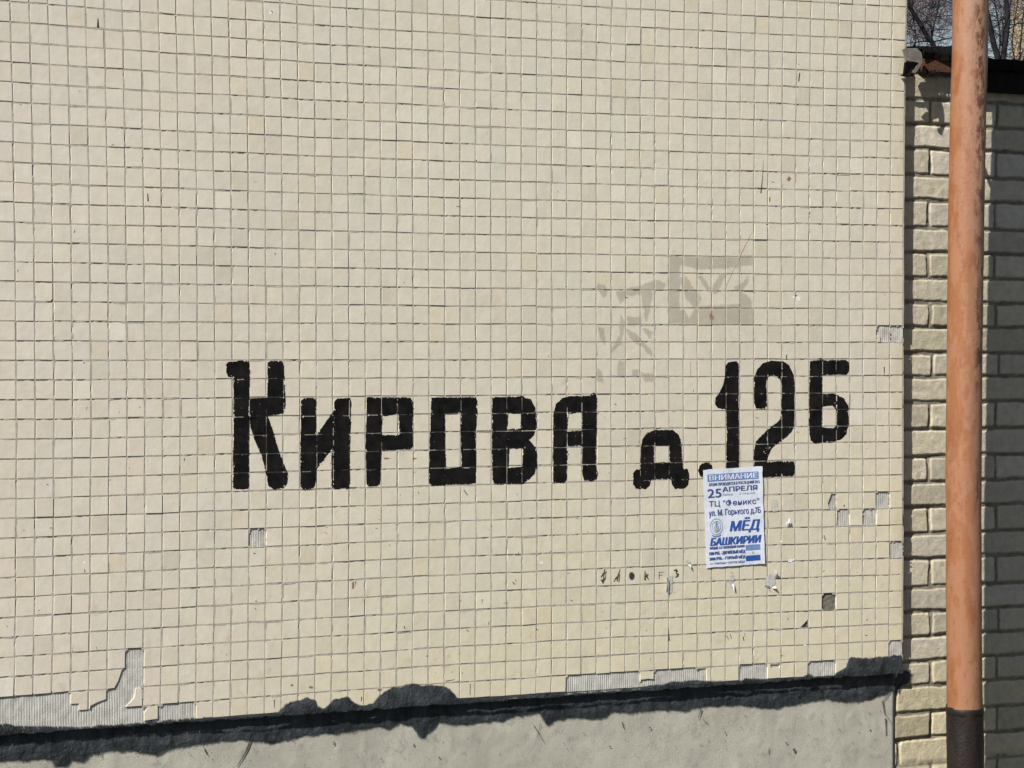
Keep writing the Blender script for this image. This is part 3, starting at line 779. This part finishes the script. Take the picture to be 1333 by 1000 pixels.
# ------------------------------------------------------------------ downpipe
YX = -.156
pipe = thing('drainpipe', 'old orange painted drainpipe with a tarred black foot in front of the brick wall', 'drainpipe', (float(px(1256, 500, YX)[0]), YX, -1.7))
py_ = np.array([-120, 0, 125, 250, 375, 500, 625, 750, 875, 1000, 1300]); pxx = np.array([1266.5, 1263.5, 1261, 1258.7, 1256.7, 1255.2, 1254.5, 1254.6, 1255.5, 1257, 1260])
zz = np.linspace(1.9, -1.69, 150)
ax = px(pxx, py_, YX); axx = np.interp(-zz, -ax[1], ax[0])
RP = 23.4*depth((ax[0][5], YX, 0))/F
def lathe(name, zs_, rfun, mat, n=48, zfun=None):
    V, fc = [], []
    for j, z_ in enumerate(zs_):
        xc = float(np.interp(-z_, -zz, axx))
        for k in range(n):
            w = 2*math.pi*k/n; r_ = rfun(w, z_); z2 = z_ if zfun is None else zfun(j, k, z_)
            V.append((xc+r_*math.cos(w), YX+r_*math.sin(w), z2))
    for j in range(len(zs_)-1):
        for k in range(n): fc.append((j*n+k, (j+1)*n+k, (j+1)*n+(k+1) % n, j*n+(k+1) % n))
    o = mesh_obj(name, V, fc, mat, None, True)
    return own(o, pipe)
zblk = float(px(1256, 919, YX)[1])
o = lathe('pipe_shaft', zz, lambda w, z_: RP+.0006*float(vn(w*3, z_*14, 401))+.0012*float(vn(w*1.2, z_*5, 402)), PIPE)
# the shaft mesh is written in world space; keep its material's object space centred on the pipe
def recentre(o):
    m = o.data; d = Vector(pipe.location); 
    m.transform(Matrix.Translation(-Vector((d.x, d.y, 0)))); o.matrix_parent_inverse = Matrix.Translation(Vector((0, 0, -d.z)))
recentre(o)
rag = np.random.RandomState(9).normal(0, .004, 72)
zt_ = np.concatenate([[zblk, zblk-.004, zblk-.012], np.linspace(zblk-.03, -1.69, 30)])
lathe('tarred_foot', zt_, lambda w, z_: RP+.0022+.0010*float(vn(w*3, z_*20, 403)), PIPETAR, 72,
      lambda j, k, z_: z_ if j > 2 else z_+rag[k]*(1-.3*j)+.012*math.sin(k/72*6.283+.3)+.004*float(vn(k*.3, 0, 404)))
zsm = float(px(1256, 926, YX)[1])
lathe('joint_collar', np.array([zsm+.010, zsm+.009, zsm-.009, zsm-.010]), lambda w, z_: RP+(.0024 if abs(z_-zsm) > .0095 else .0030), PIPETAR, 48)
for (yy, lab) in ((146, 0), (868, 1)):
    zc = float(px(1256, yy, YX)[1]); xc = float(np.interp(-zc, -zz, axx))
    br = MB(); br.tube([(xc+.01, YX+RP*.95, zc), (xc+.165, .06, zc-.004)], .006, 8)
    own(br.build('wall_bracket', STEEL, None, True), pipe)

# ------------------------------------------------------------------ paper notice
QC = [px(915.2, 611.8, -.003), px(992.2, 607, -.003), px(995.2, 733.8, -.003), px(919.7, 739.4, -.003)]
QC = np.array([[float(a), float(b)] for a, b in QC])
def paper_pt(u, v, lift=0):
    p = (QC[0]*(1-u)+QC[1]*u)*(1-v)+(QC[3]*(1-u)+QC[2]*u)*v
    y = -.0036-.0014*float(vn(u*2.5, v*3.5, 501))-.0007*float(vn(u*6, v*8, 502))-.0003*float(vn(u*17, v*21, 506))-.0014*max(0, u-.9)*10*(.5+.5*float(vn(v*5, .5, 503)))
    return (p[0], y-lift, p[1])
notice = thing('paper_notice', 'white printed paper notice in blue ink pasted over the painted number', 'notice', (float(QC[:, 0].mean()), -.003, float(QC[:, 1].min())))
V, fc = [], []; nu, nv = 22, 32
for s_ in (0, 1):
    for j in range(nv+1):
        for i in range(nu+1):
            u, v = i/nu, j/nv
            uj = u+(.004*float(vn(v*30, 1, 504)) if i in (0, nu) else 0); vj = v+(.003*float(vn(u*30, 2, 505)) if j in (0, nv) else 0)
            p = paper_pt(uj, vj); V.append((p[0], p[1]+.0003*s_, p[2]))
K = (nu+1)*(nv+1)
for j in range(nv):
    for i in range(nu):
        a = j*(nu+1)+i; fc.append((a, a+nu+1, a+nu+2, a+1)); fc.append((K+a, K+a+1, K+a+nu+2, K+a+nu+1))
rim = [i for i in range(nu)]+[j*(nu+1)+nu for j in range(nv)]+[nv*(nu+1)+i for i in range(nu, 0, -1)]+[j*(nu+1) for j in range(nv, 0, -1)]
for i in range(len(rim)): a, b_ = rim[i], rim[(i+1) % len(rim)]; fc.append((a, b_, K+b_, K+a))
own(mesh_obj('paper_sheet', V, fc, PAPER, None, False), notice)
def panel_q(name, u0, u1, v0, v1, mat, lift=.0006, n=10):
    V = [paper_pt(u0+(u1-u0)*i/n, v0+(v1-v0)*j/3, lift) for j in range(4) for i in range(n+1)]
    fc = [(j*(n+1)+i, (j+1)*(n+1)+i, (j+1)*(n+1)+i+1, j*(n+1)+i+1) for j in range(3) for i in range(n)]
    return own(mesh_obj(name, V, fc, mat), notice)
def text(s, u0, u1, v0, v1, mat, bold=0, shear=0, lift=.0008, name='printed_line'):
    cu = bpy.data.curves.new('text', 'FONT'); cu.body = s; cu.shear = shear; cu.resolution_u = 3
    ob = bpy.data.objects.new('text', cu); COL.objects.link(ob)
    dg = bpy.context.evaluated_depsgraph_get(); dg.update()
    me = bpy.data.meshes.new_from_object(ob.evaluated_get(dg))
    A = np.array([v.co[:] for v in me.vertices]); fc = [tuple(p.vertices) for p in me.polygons]
    bpy.data.objects.remove(ob); bpy.data.curves.remove(cu); bpy.data.meshes.remove(me)
    lo, hi = A.min(0), A.max(0)
    V, F2 = [], []; nb = len(A); reps = [0] if not bold else [-1, 0, 1]
    for q, k in enumerate(reps):
        V += [paper_pt(u0+(u1-u0)*(a[0]-lo[0])/(hi[0]-lo[0])+k*bold*.30, v1-(v1-v0)*(a[1]-lo[1])/(hi[1]-lo[1]), lift+.00006*q) for a in A]
        F2 += [tuple(t+q*nb for t in f) for f in fc]
    o = own(mesh_obj(name, V, F2, mat), notice); o['label'] = 'printed text %s' % s.replace('"', '')
    return o
panel_q('heading_banner', .065, .93, .050, .122, INK_L)
text('ВНИМАНИЕ', .10, .905, .060, .113, INK_W, .012, 0, .0011)
text('АКЦИЯ ПРОВОДИТСЯ В ПОСЛЕДНИЙ РАЗ', .085, .94, .130, .175, INK_S, .004)
text('25', .06, .29, .200, .290, INK_S, .014)
text('АПРЕЛЯ', .315, .90, .187, .236, INK_S, .014)
text('(Суббота)', .315, .48, .255, .282, INK_S)
text('с 11-00 до 16-00', .61, .86, .258, .277, INK_S)
text('ТЦ "Феникс"', .075, .93, .318, .392, INK_S, .003)
text('ул. М. Горького д.7Б', .065, .95, .412, .492, INK_S, .008)
text('МЁД', .42, .925, .510, .665, INK_B, .032, .22)
text('БАШКИРИИ', .08, .945, .700, .778, INK_B, .028, .22)
text('АКЦИЯ: 3-Х ЛИТРОВАЯ БАНКА', .065, .66, .790, .820, INK_S, .015)
text('1500 РУБ. - ДЯГИЛЕВЫЙ МЁД', .055, .66, .832, .878, INK_S, .012)
text('2000 РУБ. - ГОРНЫЙ МЁД', .055, .66, .888, .932, INK_S, .012)
text('+11 ЭЛИТНЫХ СОРТОВ МЁДА', .055, .66, .945, .975, INK_S, .002)
panel_q('flag_stripe', .675, .925, .795, .850, INK_L); panel_q('flag_stripe', .675, .925, .905, .960, INK_B)
def ring(cu, cv, a, b_, w, mat, name, n=40, t0=0, t1=6.2832):
    V, fc = [], []
    for i in range(n+1):
        t = t0+(t1-t0)*i/n
        for q in (0, 1): V.append(paper_pt(cu+(a-q*w)*math.cos(t), cv+(b_-q*w*.6)*math.sin(t), .0007))
    for i in range(n): fc.append((2*i, 2*i+1, 2*i+3, 2*i+2))
    return own(mesh_obj(name, V, fc, mat), notice)
ring(.185, .585, .112, .085, .012, INK_G, 'printed_emblem'); ring(.185, .585, .078, .058, .010, INK_G, 'printed_emblem')
ring(.185, .600, .045, .030, .04, INK_G, 'printed_emblem', 24); ring(.185, .560, .016, .032, .016, INK_L, 'printed_emblem', 16)
ring(.185, .662, .085, .030, .018, INK_L, 'printed_ribbon', 20, .25, 2.9)
ring(.80, .877, .018, .012, .018, INK_G, 'flag_emblem', 12)

# torn scraps of older notices
def scrap(pix, label, flap=None, mat=SCRAP, curl=.008, group='torn scraps of older notices on the tiles'):
    w = onwall(pix); lo = w.min(0); cx = w.mean(0); n = len(w)
    rt_ = thing('paper_scrap', label, 'paper scrap', (float(cx[0]), 0, float(lo[1])), group)
    film('glued_paper', lambda X, Z: sdf([w], [], X, Z)+.0030*fbm(X*130, Z*130, 521)+.0012*vn(X*420, Z*420, 522)-.0004, w[:, 0].min()-.006, w[:, 0].max()+.006, lo[1]-.006, w[:, 1].max()+.006, .0012,
         lambda X, Z: face_y(.0006)(X, Z)-.0006*np.abs(vn(X*160, Z*160, 523)), mat, rt_)
    for fp in (flap or []):
        a = onwall(fp); m = MB(); k_ = len(a)
        # first two points stay on the wall, the rest curl outwards
        V = []
        for i, q in enumerate(a):
            t = 0 if i < 2 else 1
            V.append((q[0], -.0026-t*curl, q[1]))
        mid = [((V[i][0]+V[(i+1) % k_][0])/2, (V[i][1]+V[(i+1) % k_][1])/2-.001, (V[i][2]+V[(i+1) % k_][2])/2) for i in range(k_)]
        R_ = []
        for i in range(k_): R_ += [V[i], mid[i]]
        c0 = np.mean(R_, 0); 
        m.add([tuple(c0+np.array([0, -.0015, 0]))]+R_, [(0, 1+(i+1) % (2*k_), 1+i) for i in range(2*k_)])
        m.add([tuple(c0+np.array([0, -.0012, 0]))]+[(p[0], p[1]+.0003, p[2]) for p in R_], [(0, 1+i, 1+(i+1) % (2*k_)) for i in range(2*k_)])
        own(m.build('curled_flap', SCRAP), rt_)
    return rt_
scrap([(867,752),(872,750),(876,749),(876,758),(875,772),(869,773),(867,764)], 'torn white paper scrap curling open below the scribbled signs',
      [[(869,752),(869,772),(865,771),(866,760),(866,752)]], GLUE, .006)
scrap([(949,750),(955,748),(957,754),(953,760),(955,766),(950,764),(948,757)], 'thin grey paper scrap stuck just under the notice', [[(952,760),(955,760),(955,768),(953.5,768)]], GLUE, .003)
scrap([(998,750),(1004,747),(1010,751),(1009,760),(1003,765),(996,762),(994,756)], 'grey paper scrap with white curled corners right below the notice',
      [[(1007,751),(1012,752),(1010,745),(1006,741)], [(994,763),(1002,768),(1000,764),(995,761)], [(1004,765),(1009,763),(1008,766)]], GLUE, .008)
scrap([(1022,680),(1027,679),(1029,685),(1024,686)], 'tiny white torn scrap sticking up right of the notice', [[(1023,684),(1028,684),(1026,680),(1025,674)]], SCRAP, .006)
scrap([(1025,729),(1030,727),(1036,728),(1031,731),(1026,733)], 'tiny white flake of paper near the right edge of the notice bottom', None, SCRAP)
scrap([(890,731),(897,728),(899,733),(896,736),(894,733)], 'small beige torn flake left of the notice bottom corner', [[(895,735),(899,735),(898,740)]], GLUE, .004)
scrap([(1007,645),(1012,652),(1013,665),(1008,668),(1003,664),(1004,652)], 'pale glue smear with paper fibres beside the notice', None, simple('glue_smear', (.47,.45,.40,1), .8, .2, .08, 80))

# ------------------------------------------------------------------ ground
gm = Mat('yard_asphalt', .95, .15)
gm.col(gm.mix(gm.ramp(gm.noise(3, 8, .7), .3, .7), (.032, .032, .031, 1), (.060, .058, .054, 1))); gm.bump(gm.noise(60, 6), .01)
g = MB(); g.add([(-600, -600, -1.7), (600, -600, -1.7), (600, 900, -1.7), (-600, 900, -1.7)], [(0, 1, 2, 3)])
o = g.build('ground', gm.m); o['kind'] = 'structure'

# ------------------------------------------------------------------ far background seen over the roof
def P3(x, y, Y): a = px(x, y, Y); return np.array([float(a[0]), Y, float(a[1])])
def smooth(P):
    P = [np.asarray(p, float) for p in P]
    if len(P) < 3: return P
    out = []
    for i in range(len(P)-1):
        a, b, c, d = P[max(i-1, 0)], P[i], P[i+1], P[min(i+2, len(P)-1)]
        for t in (0, .25, .5, .75): out.append(.5*(2*b+(c-a)*t+(2*a-5*b+4*c-d)*t*t+(3*b-a-3*c+d)*t**3))
    return out+[P[-1]]
def bare_tree(label, Y, limbs, seed, ntwig, box, mat=None, tw_w=(.9, 1.5)):
    """limbs: [(pixel polyline, width px at start, at end)]; the trunk reaches the ground"""
    rs = np.random.RandomState(seed); b0 = P3(*limbs[0][0][0], Y)
    base = np.array([b0[0]+rs.normal(0, .1), Y, -1.7])
    rt_ = thing('bare_tree', label, 'tree', tuple(base), 'bare trees behind the brick building')
    sc = depth(b0)/F; tr = MB(); tw = MB()
    w0 = limbs[0][1]*sc/2
    tr.tube([base, base*.5+b0*.5+np.array([.04, 0, 0]), b0], [w0*1.5, w0*1.2, w0], 10)
    tips = []
    for (pl, a, c_) in limbs:
        P = [P3(x, y, Y) for x, y in pl]; P = smooth(P)
        R_ = [max(.003, (a+(c_-a)*i/(len(P)-1))*sc/2) for i in range(len(P))]
        tr.tube(P, R_, 8)
        for i in range(len(P)-1):
            for q in range(3): t = rs.rand(); tips.append((P[i]*(1-t)+P[i+1]*t, R_[i]))
    def grow(p, d, L, r_, lev):
        pts = [p]; 
        for k in range(4):
            d = d+rs.normal(0, .22, 3); d[2] += .05; d = d/np.linalg.norm(d); pts.append(pts[-1]+d*L/4)
        tw.tube(pts, [r_*(1-.16*k) for k in range(5)], 4, False)
        if lev > 0:
            for k in range(3):
                q = pts[1+rs.randint(4)]; grow(q, d+rs.normal(0, .7, 3), L*.62, r_*.6, lev-1)
    for k in range(ntwig):
        if rs.rand() < .45: p, r0 = tips[rs.randint(len(tips))]
        else: p = P3(rs.uniform(box[0], box[1]), rs.uniform(box[2], box[3]), Y)+np.array([0, rs.normal(0, .5), 0])
        d = rs.normal(0, 1, 3); d[2] = abs(d[2])*.7; d[1] *= .5; d = d/np.linalg.norm(d)
        grow(p, d, rs.uniform(35, 85)*sc, rs.uniform(*tw_w)*sc/2, 2)
    own(tr.build('trunk', BARK, None, True), rt_); own(tw.build('crown', mat or TWIG, None, True), rt_)
bare_tree('bare dark tree leaning left between tiled wall and drainpipe', 9.0,
          [([(1222,110),(1216,62),(1207,48),(1196,28),(1186,12),(1178,-8),(1170,-40)], 7.5, 4.5), ([(1212,56),(1215,36),(1220,16),(1224,-6),(1228,-40)], 2.6, 1.6),
           ([(1214,55),(1226,52),(1240,49),(1256,44)], 2.2, 1.0), ([(1213,53),(1200,54),(1186,56),(1165,58)], 2.2, 1.0), ([(1186,12),(1188,-5),(1189,-30)], 4, 3),
           ([(1213,42),(1208,24),(1196,15)], 1.6, .8), ([(1216,22),(1240,20),(1262,16)], 1.4, .7)], 4, 50, (1170, 1260, -60, 70))
bare_tree('bare tree with two stems right of the drainpipe', 10.0,
          [([(1301,120),(1299,78),(1293,55),(1287,25),(1282,0),(1276,-40)], 9, 5), ([(1303,110),(1306,74),(1310,45),(1312,20),(1309,-5),(1305,-40)], 8, 6),
           ([(1304,60),(1306,36),(1304,24)], 2.6, 2), ([(1306,26),(1296,27),(1286,26)], 1.6, .8), ([(1310,40),(1325,30),(1345,10)], 2, 1)], 8, 46, (1260, 1345, -60, 90))
bare_tree('tangle of thin bare saplings at the right edge of the photo', 11.5,
          [([(1326,130),(1327,84),(1330,40),(1336,-10)], 2.4, 1.6), ([(1326,100),(1318,60),(1322,20),(1330,-20)], 1.8, 1.2), ([(1328,90),(1340,50),(1345,0)], 2, 1.2)], 12, 60, (1312, 1350, -40, 90))
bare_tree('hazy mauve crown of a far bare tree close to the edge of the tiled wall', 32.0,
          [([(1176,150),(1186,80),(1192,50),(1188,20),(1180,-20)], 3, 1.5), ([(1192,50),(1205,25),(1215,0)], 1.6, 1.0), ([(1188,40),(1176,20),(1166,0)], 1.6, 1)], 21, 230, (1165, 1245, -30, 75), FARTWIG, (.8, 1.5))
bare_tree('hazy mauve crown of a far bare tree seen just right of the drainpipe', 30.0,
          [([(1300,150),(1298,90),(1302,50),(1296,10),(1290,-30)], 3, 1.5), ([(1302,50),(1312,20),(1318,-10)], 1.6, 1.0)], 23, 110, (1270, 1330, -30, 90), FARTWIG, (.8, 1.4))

def block(label, xc, yc, ang, w, d, h, wall, win, cat='building'):
    rt_ = thing('apartment_block', label, cat, (xc, yc, -1.7), None); rt_.rotation_euler = (0, 0, ang)
    m = MB(); m.box(-w/2, w/2, 0, d, 0, h); m.build('wall', wall, rt_)
    r_ = MB(); r_.box(-w/2-.3, w/2+.3, -.3, d+.3, h, h+.4); r_.build('roof', FELT, rt_)
    nf = int(h/2.8); nw = int(w/3.2)
    for f in range(nf):
        for k in range(nw):
            x = -w/2+(k+.5)*w/nw; z_ = .9+f*2.8
            a = MB(); a.box(x-.75, x+.75, -.06, .0-.002, z_, z_+1.45); fo = a.build('window', win[1], rt_)
            g_ = MB()
            g_.box(x-.68, x-.03, -.075, -.062, z_+.07, z_+1.38); g_.box(x+.03, x+.68, -.075, -.062, z_+.07, z_+1.38); g_.build('pane', win[0], fo)
WINM = (simple('far_glass', (.05, .06, .08, 1), .1, .5, .2, 1), simple('window_frame', (.6, .6, .58, 1), .6, .3, .1, 4))
cx_, _ = px(1316, 40, 38.0); A44 = rad(-44)
block('ochre apartment block far behind at the right edge of the photo', float(cx_)+8*math.cos(A44), 38.0+8*math.sin(A44), A44, 16, 11, 15, simple('ochre_render', (.30, .25, .155, 1), .9, .1, .15, 2), WINM)
